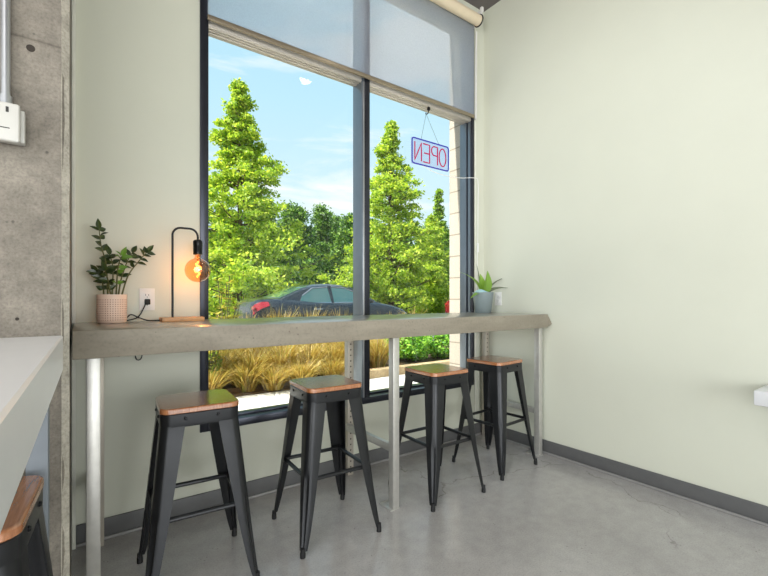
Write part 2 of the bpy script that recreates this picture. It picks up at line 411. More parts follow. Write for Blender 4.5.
# ------------------------------------------------------------------ window
win = empty('window_1', (WX0, WY, WZ0)); struct(win)
def wpart(name, boxes, m, bev=.002):
    q = MB()
    for a, b in boxes: q.box(a, b, bev)
    o = q.build(name, m); o.parent = win; o.matrix_parent_inverse = Matrix.Translation(-win.location); return o
FY0, FY1, GY = 2.53, 2.665, 2.635
wpart('frame_jamb', [((WX0, FY0, WZ0), (.61, FY1, WZ1))], M['frame_dark'])
wpart('frame_jamb', [((2.806, FY0, WZ0), (WX1, FY1, WZ1))], M['frame_dark'])
wpart('jamb_lining', [((2.797, 2.548, .492), (2.8065, 2.575, 2.765)), ((2.79, 2.59, .492), (2.8065, FY1, 2.765))], M['frame_blue'])
wpart('frame_sill', [((.61, FY0, WZ0), (2.805, FY1, .492)), ((.61, 2.6, .49), (2.805, 2.66, .505))], M['frame_dark'])
wpart('frame_head', [((.61, FY0, 3.59), (2.805, FY1, WZ1))], M['frame_dark'])
wpart('mullion', [((1.658, FY0+.006, .492), (1.70, 2.662, 3.59))], M['frame_blue'])
wpart('mullion_cover', [((1.676, FY0, .492), (1.72, 2.64, 3.59))], M['frame_dark'])
wpart('glazing_bead', [((1.664, FY0+.001, .494), (1.675, FY0+.02, 2.765))], M['frame_silver'])
tb = []
for (x0, x1) in ((.61, 1.659), (1.717, 2.805)):
    tb += [((x0, 2.545, 2.768), (x1, 2.65, 2.835)), ((x0, 2.551, 2.762), (x1, 2.562, 2.77)), ((x0, 2.578, 2.763), (x1, 2.588, 2.77)), ((x0, 2.604, 2.763), (x1, 2.628, 2.77))]
wpart('transom', tb, M['frame_bronze'], .002)
for (x0, x1) in ((.612, 1.659), (1.719, 2.803)):
    for (z0, z1) in ((.495, 2.77), (2.833, 3.588)):
        wpart('glass_pane', [((x0, GY, z0), (x1, GY+.006, z1))], M['glass'], 0)

# roller blind
TY, TZ, BX0, BX1 = 2.462, 3.605, .6, 2.80
rb = empty('roller_blind', (BX0, TY, TZ)); tag(rb, 'half-lowered translucent grey roller blind across the top of the window', 'blind')
def kid(q, name, m, root, **k):
    o = q.build(name, m, **k); o.parent = root; o.matrix_parent_inverse = Matrix.Translation(-root.location); return o
q = MB(); q.lathe([(.045, BX0), (.045, BX1+.004)], (0, TY, TZ), 36, 'x'); kid(q, 'roller_tube', M['cream_fabric'], rb)
q = MB(); q.box((BX0, TY+.0445, 2.80), (BX1, TY+.0458, TZ)); kid(q, 'blind_fabric', M['shade'], rb)
q = MB(); q.box((BX0-.003, TY+.036, 2.776), (BX1+.003, TY+.054, 2.806), .006, 3); kid(q, 'bottom_rail', M['rail'], rb)
q = MB(); q.lathe([(.03, 2.8045), (.052, 2.8045), (.052, 2.812), (.03, 2.812)], (0, TY, TZ), 32, 'x'); kid(q, 'end_ring', M['black_rubber'], rb)
q = MB(); q.box((2.8135, TY-.03, TZ-.03), (2.822, WY-.011, TZ+.09), .002); q.box((2.80, TY-.045, TZ+.06), (2.824, TY-.02, TZ+.1), .004); kid(q, 'wall_bracket', M['plastic_white'], rb)
q = MB(); q.tube([(2.843, TY+.05, 3.55), (2.843, TY+.052, 3.2), (2.843, TY+.053, 2.82), (2.838, TY+.055, 2.775), (2.832, TY+.058, 2.785), (2.832, TY+.058, 3.2), (2.836, TY+.05, 3.55)], .0035, 8)
kid(q, 'bead_chain', M['plastic_white'], rb)

# ------------------------------------------------------------------ bar counter under the window
BT, BB, BY0, BY1 = 1.087, .9845, 1.86, 2.524
bar = empty('bar_counter', (-.011, BY0, 0)); tag(bar, 'long greige window bar counter on silver steel legs', 'counter')
q = MB(); q.box((-.011, BY0, BB), (2.904, BY1, BT), .003); kid(q, 'countertop', M['laminate'], bar)
q = MB()
q.loft([[(2.9045, BY0+.003, BT-.004), (2.9045, BY0+.003, BB+.004), (2.963, BY0+.005, BB+.024), (2.963, BY0+.005, BB+.03)],
        [(2.9045, BY1, BT-.004), (2.9045, BY1, BB+.004), (2.963, BY1, BB+.024), (2.963, BY1, BB+.03)]])
kid(q, 'end_filler', M['laminate'], bar)
for x, xr in ((.03, .066), (1.457, 1.492), (2.86, 2.898)):
    q = MB(); q.box((x, 1.907, .006), (x+.045, 1.952, BB), .003)
    lg = kid(q, 'front_leg', M['steel_post'], bar)
    q = MB(); q.box((x-.02, 1.903, .0), (x+.047, 2.02, .006), .001)
    q.lathe([(0, .006), (.008, .006), (.008, .01), (0, .011)], (x+.022, 1.985, 0), 10)
    kid(q, 'foot_plate', M['steel_post'], bar)
    q = MB(); q.box((-.0225, -.0225, 0), (.0225, .0225, BB-.001), .002)
    o = q.build('rear_leg', M['perf'], bar); o.location = (xr+.0225+.011, 2.4825-BY0, .0005)
    q = MB(); q.box((max(x+.002, xr-.02), 1.9525, .315), (max(x+.002, xr-.02)+.028, 2.4595, .358), .002)
    kid(q, 'brace', M['steel_post'], bar)

# white service counter, front left
A = math.radians(-1.25)
def rotc(x, y):   # turn about the counter's corner
    cx, cy = -.034, 1.49
    dx, dy = x-cx, y-cy
    return (cx+dx*math.cos(A)-dy*math.sin(A), cy+dx*math.sin(A)+dy*math.cos(A))
wc = empty('service_counter', (-.0293, 1.494, 0), A); tag(wc, 'thick white service counter against the concrete pillar, at left', 'counter')
def ctop(e, z): return [(-.72+e, -2.6+e, z), (-e, -2.6+e, z), (-e, -.004-e, z), (-.72+e, -.025-e, z)]
q = MB(); q.loft([ctop(.003, 1.0), ctop(0, 1.003), ctop(0, 1.0945), ctop(.004, 1.0985)]); q.build('countertop', M['white_solid'], wc)
for (x, y) in ((-.072, -.095), (-.70, -.095), (-.072, -2.5), (-.70, -2.5)):
    q = MB(); q.box((x, y, 0), (x+.045, y+.045, 1.0), .002); q.build('leg', M['counter_leg'], wc)

# white ledge at right
lg = MBbox('wall_ledge', (2.71, -1.1, .675), (RX-.001, .61, .75), M['white_solid'], .008)
tag(lg, 'white ledge corner on right wall, at the right edge of the picture', 'ledge')

# ------------------------------------------------------------------ stools
def rsq(h, r, z, n=8):
    pts = []
    for cx, cy, a0 in ((h-r, h-r, 0), (-h+r, h-r, PI/2), (-h+r, -h+r, PI), (h-r, -h+r, 1.5*PI)):
        for k in range(n+1):
            a = a0+PI/2*k/n; pts.append((cx+r*math.cos(a), cy+r*math.sin(a), z))
    return pts
def make_stool():
    r = empty('bar_stool')
    q = MB(); q.loft([rsq(.150, .036, .7425), rsq(.153, .038, .7455), rsq(.153, .038, .760), rsq(.151, .037, .7635), rsq(.147, .034, .765)])
    q.build('seat', M['wood'], r, angle=14)
    q = MB(); q.loft([rsq(.150, .04, .688), rsq(.1515, .04, .70), rsq(.1515, .04, .739), rsq(.149, .039, .7425), rsq(.12, .03, .7424), rsq(.12, .03, .739),
                      rsq(.1475, .037, .738), rsq(.1475, .037, .688), rsq(.150, .04, .688)], caps=False)
    ap = q.build('apron', M['gun'], r, angle=20)
    for k in range(4):
        R = Matrix.Rotation(k*PI/2, 3, 'Z')
        for s in (-.062, .062):
            q = MB(); q.lathe([(.0064, .1505), (.0066, .154), (.0045, .157), (0, .1575)], (0, s, .722), 12, 'x')
            q.v = [tuple(R @ Vector(p)) for p in q.v]
            q.build('bolt', M['bolt'], ap)
    for k in range(4):
        R = Matrix.Rotation(k*PI/2, 3, 'Z')
        secs = []
        for z in [.03, .06, .1, .16, .22, .28, .32, .345, .37, .40, .46, .52, .58, .64, .70, .724]:
            t = z/.70
            c = .219+(.1495-.219)*min(t, 1.0) 
            w = .017+.070*min(1, t)**.6
            rr = min(.034, w*.62); th = .003
            g = .0075*min(1, max(0, (.375-z)/.04))*min(1, w/.04)
            outer = []; inner = []
            n = 8
            prof = [((c-w, c), (0, 1))]
            prof.append(((c-w*.8, c), (0, 1)))
            for j in range(n+1):
                a = PI/2-PI/2*j/n
                nx, ny = math.cos(a), math.sin(a)
                dd = g*{4: 1.0, 3: .75, 5: .75}.get(j, 0)
                prof.append(((c-rr+(rr-dd)*nx, c-rr+(rr-dd)*ny), (nx, ny)))
            prof.append(((c, c-w*.8), (1, 0))); prof.append(((c, c-w), (1, 0)))
            outer = [(p[0], p[1], z) for p, _ in prof]
            inner = [(p[0]-nv[0]*th, p[1]-nv[1]*th, z) for p, nv in reversed(prof)]
            secs.append([tuple(R @ Vector(p)) for p in outer+inner])
        q = MB(); q.loft(secs); lgo = q.build('leg', M['gun'], r, angle=28)
        q = MB(); fx = .219-.011
        q.lathe([(.009, .0), (.0128, .002), (.0128, .022), (.011, .03), (.0105, .045), (0, .046)], (0, 0, 0), 14)
        q.v = [tuple(R @ (Vector(p)+Vector((fx, fx, 0)))) for p in q.v]
        q.build('rubber_foot', M['black_rubber'], lgo)
    h = .165
    for k in range(4):
        R = Matrix.Rotation(k*PI/2, 3, 'Z')
        q = MB(); pts = [R @ Vector(p) for p in ((-h, -h, .334), (-h*.5, -h+.002, .334), (h*.5, -h+.002, .334), (h, -h, .334))]
        q.tube(pts, .0105, 10); q.build('foot_rail', M['gun'], r)
    return r
stool = make_stool()
spots = [(.428, 1.985, -4, 'bar stool with brown wooden seat at the left end of the window bar'),
         (1.07, 1.997, -3.6, 'bar stool left of the middle steel leg, second along the bar'),
         (1.845, 1.968, -1.5, 'bar stool right of the middle steel leg, third along the bar'),
         (2.475, 2.02, 4, 'bar stool nearest the right wall, at the far end of the bar'),
         (-.226, 1.222, -5, 'bar stool tucked under the white service counter, cut off at lower left')]
for i, (x, y, a, lab) in enumerate(spots):
    o = stool if i == 0 else copy_tree(stool)
    o.location = (x, y, 0); o.rotation_euler.z = math.radians(a)
    tag(o, lab, 'stool', 'metal bar stools with wooden seats')

# ------------------------------------------------------------------ things on the bar
# lamp
LX, LY = .447, 2.40
lamp = empty('table_lamp', (LX, LY, BT)); tag(lamp, 'black arched table lamp with amber globe bulb on wooden base', 'lamp')
q = MB(); q.box((-.1, -.05, 0), (.1, .05, .02), .003); q.build('base', M['pale_wood'], lamp)
arc = [(-.045, 0, .019), (-.045, 0, .2), (-.045, 0, .445)]
for k in range(1, 9): a = PI-PI/2*k/8; arc.append((-.045+.04+.04*math.cos(a), 0, .445+.04*math.sin(a)))
for k in range(0, 9): a = PI/2-PI/2*k/8; arc.append((.037+.04*math.cos(a), 0, .445+.04*math.sin(a)))
arc.append((.077, 0, .425))
q = MB(); q.tube(arc, .0055, 12); q.build('arm', M['black_metal'], lamp)
q = MB(); q.lathe([(.012, .43), (.02, .427), (.0235, .42), (.0235, .40)] + [(.0235-.0012*(i % 2), .40-.004*i) for i in range(1, 10)] + [(.0235, .352), (.021, .350), (.0, .35)], (.077, 0, 0), 28); q.build('socket', M['black_metal'], lamp)
prof = [(.014, .352), (.0155, .335)]
for k in range(0, 19):
    a = math.radians(72-162*k/18); prof.append((max(.0001, .0645*math.cos(a)), .268+.0645*math.sin(a)))
q = MB(); q.lathe(prof, (.077, 0, 0), 40); bulb = q.build('bulb', M['amber'], lamp, angle=80)
fil = []
for k in range(90):
    t = k/89; a = 5*PI*t; rr = .018*math.sin(PI*min(1, t*1.05))+.003
    fil.append((.077+rr*math.cos(a)*.7, rr*math.sin(a), .315-.085*t))
q = MB(); q.tube(fil, .0028, 6); q.build('filament', M['filament'], bulb)
q = MB(); q.tube([(.077, 0, .35), (.077, 0, .318)], .004, 8); q.build('glass_stem', M['amber'], bulb)
OXL = .303; OZ = 1.2
cord = [(-.1, .02, .006), (-.15, .035, .0055), (-.19, .05, .02), (-.225, .06, .036), (-.25, .06, .012), (-.27, .085, .006), (-.235, .10, .006), (-.19, .112, .02), (-.165, .115, .06), (-.152, .108, .10)]
def smooth(pts, n=6):
    pts = [Vector(p) for p in pts]; out = []
    for i in range(len(pts)-1):
        p0, p1, p2, p3 = pts[max(i-1, 0)], pts[i], pts[i+1], pts[min(i+2, len(pts)-1)]
        for k in range(n):
            t = k/n; out.append(.5*((2*p1)+(p2-p0)*t+(2*p0-5*p1+4*p2-p3)*t*t+(3*p1-p0-3*p2+p3)*t**3))
    return out+[pts[-1]]
q = MB(); q.tube(smooth(cord), .0032, 8); pc = q.build('power_cord', M['black_rubber'], lamp)
q = MB(); q.box((OXL-LX-.013, WY-LY-.032, .085), (OXL-LX+.013, WY-LY-.0065, .115), .005); q.build('plug', M['black_rubber'], pc)
L = bpy.data.lights.new('bulb_glow', 'POINT'); L.energy = 1.6; L.color = (1, .55, .22); L.shadow_soft_size = .02
o = bpy.data.objects.new('bulb_glow', L); COL.objects.link(o); o.location = (LX+.077, LY, BT+.268)
# spare cable loop hanging under the bar
q = MB(); q.tube(smooth([(.243, 2.5, .984), (.243, 2.5, .93), (.25, 2.49, .893), (.268, 2.48, .895), (.274, 2.48, .93), (.262, 2.485, .984)]), .003, 8)
o = q.build('cable_loop', M['black_rubber']); tag(o, 'small black cable loop hanging under the bar near its left end', 'cable')

def outlet(loc, rz, label):
    r = empty('wall_outlet', loc, rz); tag(r, label, 'outlet')
    q = MB(); q.box((-.036, -.006, -.058), (.036, -.0005, .058), .002); q.build('cover_plate', M['plastic_white'], r)
    for z in (-.021, .021):
        q = MB(); q.box((-.0165, -.0085, z-.0145), (.0165, -.0062, z+.0145), .003); s = q.build('socket', M['plastic_white'], r)
        q = MB()
        q.box((-.008, -.009, z-.003), (-.0058, -.0082, z+.007)); q.box((.0055, -.009, z-.002), (.0077, -.0082, z+.006)); q.box((-.002, -.009, z-.011), (.002, -.0082, z-.007))
        q.build('slot', M['slot'], s)
    return r
outlet((OXL, WY, OZ), 0, 'white wall outlet with black plug, behind the bar between plant and lamp')
outlet((RX, 2.375, 1.205), -PI/2, 'white wall outlet on the right wall beside the grey pot')

def leaf_blade(q, p, d, up, L, W, bend=.25, n=6, fold=.18):
    """pointed leaf from p along d, drooping by bend"""
    d = Vector(d).normalized(); up = Vector(up); s = d.cross(up)
    if s.length < 1e-3: s = d.orthogonal()
    s.normalize(); nrm = s.cross(d).normalized()
    vs = []; fs = []
    for i in range(n+1):
        t = i/n; c = Vector(p)+d*L*t+nrm*(-bend*L*t*t)
        w = W*.5*(math.sin(PI*(t**.75))*.98+.02)
        vs += [c-s*w+nrm*w*fold*2, c, c+s*w+nrm*w*fold*2]
    for i in range(n):
        a = i*3; fs += [(a, a+1, a+4, a+3), (a+1, a+2, a+5, a+4)]
    q.add(vs, fs)
def from_px(px, py, y):   # where the photographer's sight line meets a plane y
    f, th, yh = 422., .6305, 299.3; u = (px-384)/f; v = (yh-py)/f
    rx = math.sin(th)+u*math.cos(th); ry = math.cos(th)-u*math.sin(th)
    return Vector((rx*y/ry, y, 1.2+v*y/ry))
# blush pot with ZZ plant
PX, PYY = .139, 2.395
pl = empty('potted_plant', (PX, PYY, BT)); tag(pl, 'leafy dark green plant in a dotted blush pot on the bar', 'plant')
q = MB(); q.lathe([(0, 0), (.054, 0), (.0595, .004), (.062, .02), (.0625, .13), (.0615, .136), (.058, .136), (.057, .128), (.056, .118), (0, .118)], n=48)
q.build('pot', M['pink_pot'], pl, angle=50)
q = MB(); q.lathe([(0, .121), (.03, .122), (.0555, .119)], n=24); q.build('soil', M['soil'], pl)
stems = [([(108, 292), (106, 265), (101, 245), (99, 229)], -.02, 8), ([(112, 292), (113, 270), (110, 255)], .0, 6), ([(116, 292), (118, 268), (122, 256)], -.04, 6),
         ([(121, 292), (128, 276), (139, 261), (147, 252)], .01, 5), ([(118, 293), (121, 280), (127, 262), (132, 253)], .04, 6), ([(104, 292), (102, 280), (97, 272)], .03, 5), ([(111, 292), (108, 280), (105, 270)], -.05, 6)]
rr = random.Random(3)
for si, (px, dy, nl) in enumerate(stems):
    pts = []
    for i, (a, b) in enumerate(px):
        t = i/(len(px)-1); p = from_px(a, b, PYY+dy*t)-Vector((PX, PYY, BT))
        if i == 0: p.z = .119; p.x = max(-.04, min(.04, p.x))
        pts.append(p)
    sp = smooth(pts, 6); m = len(sp)
    q = MB(); q.tube(sp, [.0042*(1-.6*i/(m-1)) for i in range(m)], 8); st = q.build('stem', M['stem'], pl)
    q = MB(); start = .55 if si in (3,) else .3
    for k in range(nl):
        t = start+(1-start)*k/(nl-1)*.97; i = min(m-2, int(t*(m-1))); p = sp[i]; d = (sp[i+1]-sp[i]).normalized()
        for sgn in (-1, 1):
            side = Vector((1, rr.uniform(-.5, .5), 0)); side = (side-d*side.dot(d)).normalized()*sgn
            if rr.random() < .22: continue
            dir_ = side*1.0+d*rr.uniform(.2, .9)+Vector((0, rr.uniform(-1.1, .5), rr.uniform(-.15, .25)))
            leaf_blade(q, p, dir_, (rr.uniform(-.5, .5), -.9, rr.uniform(.1, 1)), rr.uniform(.032, .05), rr.uniform(.02, .027), .15)
    leaf_blade(q, sp[-1], sp[-1]-sp[-3], (0, -1, .4), .05, .024, .1)
    q.build('leaves', M['zz_new'] if si in (2,) else M['zz_leaf'], st, fixn=False)
# grey pot with strap-leaved plant at the right
GX, GYY = 2.735, 2.35
gp = empty('potted_plant', (GX, GYY, BT)); tag(gp, 'strap-leaved plant in a grey tapered pot, at the right end of the bar', 'plant')
q = MB(); q.lathe([(0, 0), (.062, 0), (.066, .003), (.086, .165), (.088, .172), (.084, .173), (.082, .168), (.078, .145), (0, .145)], n=40)
q.build('pot', M['grey_pot'], gp, angle=50)
q = MB(); q.lathe([(0, .149), (.05, .15), (.079, .147)], n=24); q.build('soil', M['soil'], gp)
q = MB()
for k in range(40):
    pass
ring = []
n = 48
for lvl in range(4):
    row = []
    for k in range(n):
        a = 2*PI*k/n; bump = max(0, math.sin(a*2+.6))**2
        r0 = [.076, .080, .084, .088][lvl]+.012*bump*lvl/3; z = [.150, .160, .168, .172][lvl]+[0, .004, .010, .022][lvl]*bump
        row.append((r0*math.cos(a), r0*math.sin(a), z))
    ring.append(row)
q.loft(ring, caps=False)
q.build('wrap_paper', M['paper_wrap'], gp, fixn=False)
q = MB()
leaf_blade(q, (.0, -.02, .15), (.02, -.2, 1), (.1, -1, .2), .20, .11, .08, 8)
leaf_blade(q, (-.01, .0, .15), (-.28, -.2, 1), (-.2, -1, .2), .18, .08, .1, 8)
leaf_blade(q, (.02, -.01, .15), (.3, -.2, .9), (.3, -1, .2), .12, .06, .15, 8)
leaf_blade(q, (-.02, .0, .15), (-.6, -.3, 1.25), (.2, -.2, 1), .32, .04, .75, 12)
leaf_blade(q, (-.03, .0, .15), (-.8, -.35, .5), (.2, -.2, 1), .13, .04, .9, 8)
q.build('leaves', M['orchid_leaf'], gp, fixn=False)
q = MB()
leaf_blade(q, (.02, .0, .15), (.75, -.45, .75), (-.2, -.3, 1), .215, .05, .55, 10)
leaf_blade(q, (.03, .0, .15), (.6, -.2, 1.3), (-.3, -.2, 1), .27, .022, .75, 10)
leaf_blade(q, (.0, .02, .15), (-.05, .1, 1), (0, -1, 0), .27, .02, .05, 8)
q.build('grey_leaves', M['orchid_grey'], gp, fixn=False)

# OPEN sign
SY = 2.6
sg = empty('open_sign', (2.371, SY, 2.29)); tag(sg, 'neon OPEN sign seen from behind, hanging in the right window pane', 'sign')
SW, SH = .412, .212
q = MB(); q.box((-SW/2, -.004, 0), (SW/2, .004, SH), .0035); q.build('backing_panel', M['acrylic'], sg)
q = MB(); hw, hh, r = SW/2-.004, SH/2-.004, .02; bp = []
for cx, cz, a0 in ((hw-r, hh-r, 0), (-hw+r, hh-r, PI/2), (-hw+r, -hh+r, PI), (hw-r, -hh+r, 1.5*PI)):
    for k in range(6): a = a0+PI/2*k/5; bp.append((cx+r*math.cos(a), -.009, SH/2+cz+r*math.sin(a)))
q.tube(bp, .005, 8, closed=True); q.build('border_tube', M['neon_blue'], sg)
def strokes(ch):
    if ch == 'O': return [[(.5+.5*math.cos(a), .5+.5*math.sin(a)) for a in np.linspace(0, 2*PI, 25)]]
    if ch == 'P': return [[(0, 0), (0, 1), (.55, 1)] + [(.55+.4*math.cos(a), .75+.25*math.sin(a)) for a in np.linspace(PI/2, -PI/2, 10)] + [(0, .5)]]
    if ch == 'E': return [[(1, 0), (0, 0), (0, 1), (1, 1)], [(0, .5), (.85, .5)]]
    if ch == 'N': return [[(0, 0), (0, 1), (1, 0), (1, 1)]]
u0 = -.172
for ch in 'OPEN':
    q = MB(); w = .078 if ch == 'O' else .07
    for s in strokes(ch):
        pts = []
        for i in range(len(s)-1):
            for k in range(3): t = k/3; pts.append((s[i][0]*(1-t)+s[i+1][0]*t, s[i][1]*(1-t)+s[i+1][1]*t))
        pts.append(s[-1])
        # the sign faces the street, so from in here it reads backwards
        q.tube([(-(u0+a*w), -.009, .032+b*.148) for a, b in pts], .0048, 7)
    q.build('letter_tube', M['neon_red'], sg); u0 += w+.019
for sx in (-.1, .1):
    q = MB(); q.tube([(sx, 0, SH-.002), (-.055, -.012, .428)], .0016, 6); q.build('hanging_cord', simple('dark_teal_cord', (70, 110, 120), .5) if 'cordm' not in M else M['cordm'], sg); M['cordm'] = bpy.data.materials['dark_teal_cord']
q = MB(); q.tube(smooth([(-.1, -.006, .004), (.03, -.01, -.03), (.17, -.015, -.04), (.33, -.03, -.035), (.43, -.1, -.035), (.462, -.11, -.07), (.464, -.108, -.3), (.462, -.105, -.7), (.455, -.1, -1.0), (.44, -.11, -1.12), (.43, -.12, -1.196)]), .003, 8)
sc_ = q.build('power_cord', M['plastic_white'], sg)
q = MB(); q.box((.458, -.114, -.68), (.472, -.098, -.60), .003); q.build('inline_switch', M['plastic_white'], sc_)
hk = MB(); hk.box((2.304, 2.548, 2.735), (2.328, 2.566, 2.7615), .004); hk.tube(smooth([(2.316, 2.557, 2.737), (2.316, 2.56, 2.722), (2.316, 2.57, 2.714), (2.316, 2.588, 2.716), (2.316, 2.592, 2.728)], 4), .004, 8)
o = hk.build('hook', M['black_metal']); tag(o, 'small dark hook on the window transom holding the OPEN sign', 'hook')

# electrical box and conduit on the pillar
eb = empty('electrical_box', (-.168, PY, 1.61)); tag(eb, 'pale electrical box with a pipe above it on the concrete pillar', 'electrical box')
q = MB(); q.box((-.055, -.03, .004), (.058, -.0005, .09), .003); q.build('back_box', M['plastic_grey'], eb)
q = MB(); q.box((-.06, -.052, -.002), (.05, -.0305, .098), .006, 3); cv = q.build('cover', M['plastic_grey'], eb)
q = MB(); q.box((.022, -.0526, .072), (.028, -.0515, .086)); q.build('lock_slot', M['slot'], cv)
q = MB(); q.box((-.03, -.0526, .03), (.03, -.0515, .0325)); q.build('cover_mark', M['slot'], cv)
q = MB(); q.tube([(.018, -.016, .098), (.018, -.016, CZ-1.612)], .0105, 16); q.build('conduit', M['frame_silver'], eb)
q = MB(); q.tube([(.018, -.016, .097), (.018, -.016, .125)], .0145, 16); q.build('connector', M['frame_silver'], eb)

# pendant lamp near the window (out of the frame above; its glow mirrors in the pane)
pd = empty('pendant_lamp', (1.76, 1.6, 3.3)); tag(pd, 'white globe pendant lamp on a black cord under the ceiling, mirrored in the window', 'lamp')
q = MB(); q.lathe([(max(1e-4, .055*math.cos(a)), .055*math.sin(a)) for a in np.linspace(-PI/2, PI/2*.85, 16)], n=28); q.build('globe', M['globe'], pd, angle=80)
q = MB(); q.lathe([(.015, .05), (.02, .055), (.02, .1), (.004, .11), (.004, CZ-3.3)], n=16); q.build('cord', M['black_metal'], pd)

# ------------------------------------------------------------------ outdoors
LOT = .15
st_box('ground_sidewalk', (-6, WY+.32, -.15), (30, 5.35, -.02), M['sidewalk'])
st_box('ground_planting_bed', (-6, 5.501, -.15), (16, 7.6, .06), M['mulch'])
st_box('ground_bed_edge', (-6, 5.36, -.15), (3.149, 5.5, -.005), M['mulch'])
q = MB(); q.box((3.15, 5.35, -.15), (16, 5.5, .11), .02); struct(q.build('trim_kerb', M['kerb']))
st_box('ground_parking_lot', (-20, 7.6, -.15), (60, 24, LOT), M['asphalt'])
st_box('ground_verge', (-60, 24, -.15), (160, 120, LOT+.05), M['lawn'])

def grass_clump(loc, n, H, spread, mat, label, group, seed):
    rng = np.random.default_rng(seed)
    V = []
    for i in range(n):
        a = rng.uniform(0, 2*PI); rad = rng.uniform(0, spread*.25)
        p = np.array([rad*math.cos(a), rad*math.sin(a), 0.0]); out = np.array([math.cos(a), math.sin(a), 0])*rng.uniform(.1, 1)*spread
        h = H*rng.uniform(.55, 1.1); w = rng.uniform(.005, .011)*1.3
        side = np.array([-math.sin(a+rng.normal(0, .8)), math.cos(a+rng.normal(0, .8)), 0])
        prev = None
        for k in range(5):
            t = k/4; c = p+out*t**1.7+np.array([0, 0, h*(t-.28*t**3*rng.uniform(.6, 1.4))])
            ww = w*(1-t*.9)
            cur = (c-side*ww, c+side*ww)
            if prev is not None: V.append([prev[0], prev[1], cur[1], cur[0]])
            prev = cur
    o = quad_cloud('grass_clump', np.array(V), mat); o.location = loc
    tag(o, label, 'grass', group); return o
gi = 0
for row, (y, x0, x1, st, H) in enumerate(((5.5, .9, 3.1, .42, .5), (5.85, 1.1, 4.4, .42, .7), (6.45, 1.3, 5.4, .5, .92), (7.1, 1.7, 6.2, .6, 1.18))):
    x = x0
    while x < x1:
        grass_clump((x+random.uniform(-.08, .08), y+random.uniform(-.08, .08), .06 if row else -.004), 420, H*random.uniform(.8, 1.1), .5 if row < 2 else .4, M['grass_gold'],
                    'clump of golden dry ornamental grass growing in the bed outside the window', 'golden grass clumps outside', 100+gi)
        gi += 1; x += st
def shrub(name, loc, size, n, ls, mat, label, cat, group=None, seed=0, box=False):
    rng = np.random.default_rng(seed); r = empty(name, loc); tag(r, label, cat, group)
    if box: C = rng.uniform(-.5, .5, (n, 3))
    else:
        C = rng.normal(size=(n, 3)); C /= np.linalg.norm(C, axis=1)[:, None]; C *= (rng.uniform(.25, 1, n)**.5*.5)[:, None]
    C = C*np.array(size); C[:, 2] += size[2]*.5
    C += .05*np.sin(C[:, [1, 2, 0]]*9+seed)
    C[:, 2] = np.maximum(C[:, 2], .01)
    quad_cloud('leaves', leaf_quads(C, ls, rng=rng), mat, r)
    q = MB()
    for k in range(5):
        a = k*1.3; q.tube([(0.03*math.cos(a), .03*math.sin(a), 0), (size[0]*.15*math.cos(a), size[1]*.15*math.sin(a), size[2]*.6)], .012, 6)
    q.build('stems', M['trunk'], r); return r
for i in range(5):
    shrub('hedge_shrub', (4.9+i*.75, 5.98, .06), (.9, .75, .72), 2600, .07, M['leaf_hedge'], 'bright green leafy hedge shrub along the kerb, right of the dry grass', 'shrub', 'hedge shrubs along the kerb', 40+i)
shrub('leafy_shrub', (1.28, 5.75, .06), (.6, .5, .55), 1300, .08, M['leaf_mid'], 'low green shrub at the left end of the grass bed outside', 'shrub', None, 61)
def weed(loc, H, seed, label):
    rng = random.Random(seed); r = empty('tall_weed', loc); tag(r, label, 'plant', 'tall weeds outside')
    q = MB(); ql = MB()
    for k in range(7):
        a = rng.uniform(0, 2*PI); sp = rng.uniform(.03, .22); h = H*rng.uniform(.65, 1)
        pts = smooth([(0, 0, 0), (sp*.4*math.cos(a), sp*.4*math.sin(a), h*.5), (sp*math.cos(a), sp*math.sin(a), h)], 5)
        q.tube(pts, .006, 6)
        for i in range(34):
            p = pts[rng.randrange(3, len(pts))]; b = rng.uniform(0, 2*PI)
            leaf_blade(ql, p, (math.cos(b), math.sin(b), rng.uniform(.2, 1)), (0, 0, 1), rng.uniform(.06, .13), .035, .3, 3)
    q.build('stems', M['stem'], r); ql.build('leaves', M['weed_yellow'], r, fixn=False)
weed((1.66, 6.0, .06), 1.5, 5, 'tall yellowing weed beside the window frame, behind the lamp')
weed((1.38, 5.65, .06), .95, 6, 'shorter yellowing weed at the left end of the bed')

# trees
def tree(name, loc, H, R, h0, ntuft, nleaf, ls, mat, label, group, seed, power=.8, tuft=.45, tw=1.0):
    rng = np.random.default_rng(seed); r = empty(name, loc); tag(r, label, 'tree', group)
    q = MB(); tp = []
    for k in range(9):
        t = k/8; tp.append((.12*math.sin(t*5+seed)*t, .12*math.cos(t*4+seed)*t, H*.96*t))
    q.tube(tp, [max(.015, H*.017*(1-.93*k/8)) for k in range(9)], 10)
    T = []
    for i in range(ntuft):
        t = rng.uniform(0, 1)**1.25
        h = h0+(H-h0)*t
        a0 = rng.uniform(0, 2*PI); env = R*(1-t)**power*(.68+.42*math.sin(a0*3+t*23+seed)*math.cos(t*41+a0*2)+rng.normal(0, .08))+.08
        if t < .12: env *= .55+3.5*t
        a = a0; rad = env*rng.uniform(.15, 1)**.6
        T.append((rad*math.cos(a), rad*math.sin(a), h-.12*rad+rng.normal(0, .1)))
        if i % 3 == 0:
            z0 = max(.3, h-.45*rad); q.tube([(0, 0, z0), (rad*.55*math.cos(a), rad*.55*math.sin(a), z0+.3*(h-z0)), T[-1]], [.03, .02, .008], 5, caps=False)
    T = np.array(T)
    C = np.repeat(T, nleaf, 0); n = len(C)
    sc = np.repeat(rng.uniform(.55, 1.15, len(T))*(1.05-(.6 if power > .65 else .2)*np.clip((T[:, 2]-h0)/(H-h0), 0, 1)), nleaf)[:, None]
    g = rng.normal(size=(n, 3))*np.array([tuft, tuft, tuft*.55])*.6*sc
    C = C+g
    quad_cloud('foliage', leaf_quads(C, ls, rng=rng), mat, r)
    q.build('trunk', M['trunk'], r); return r
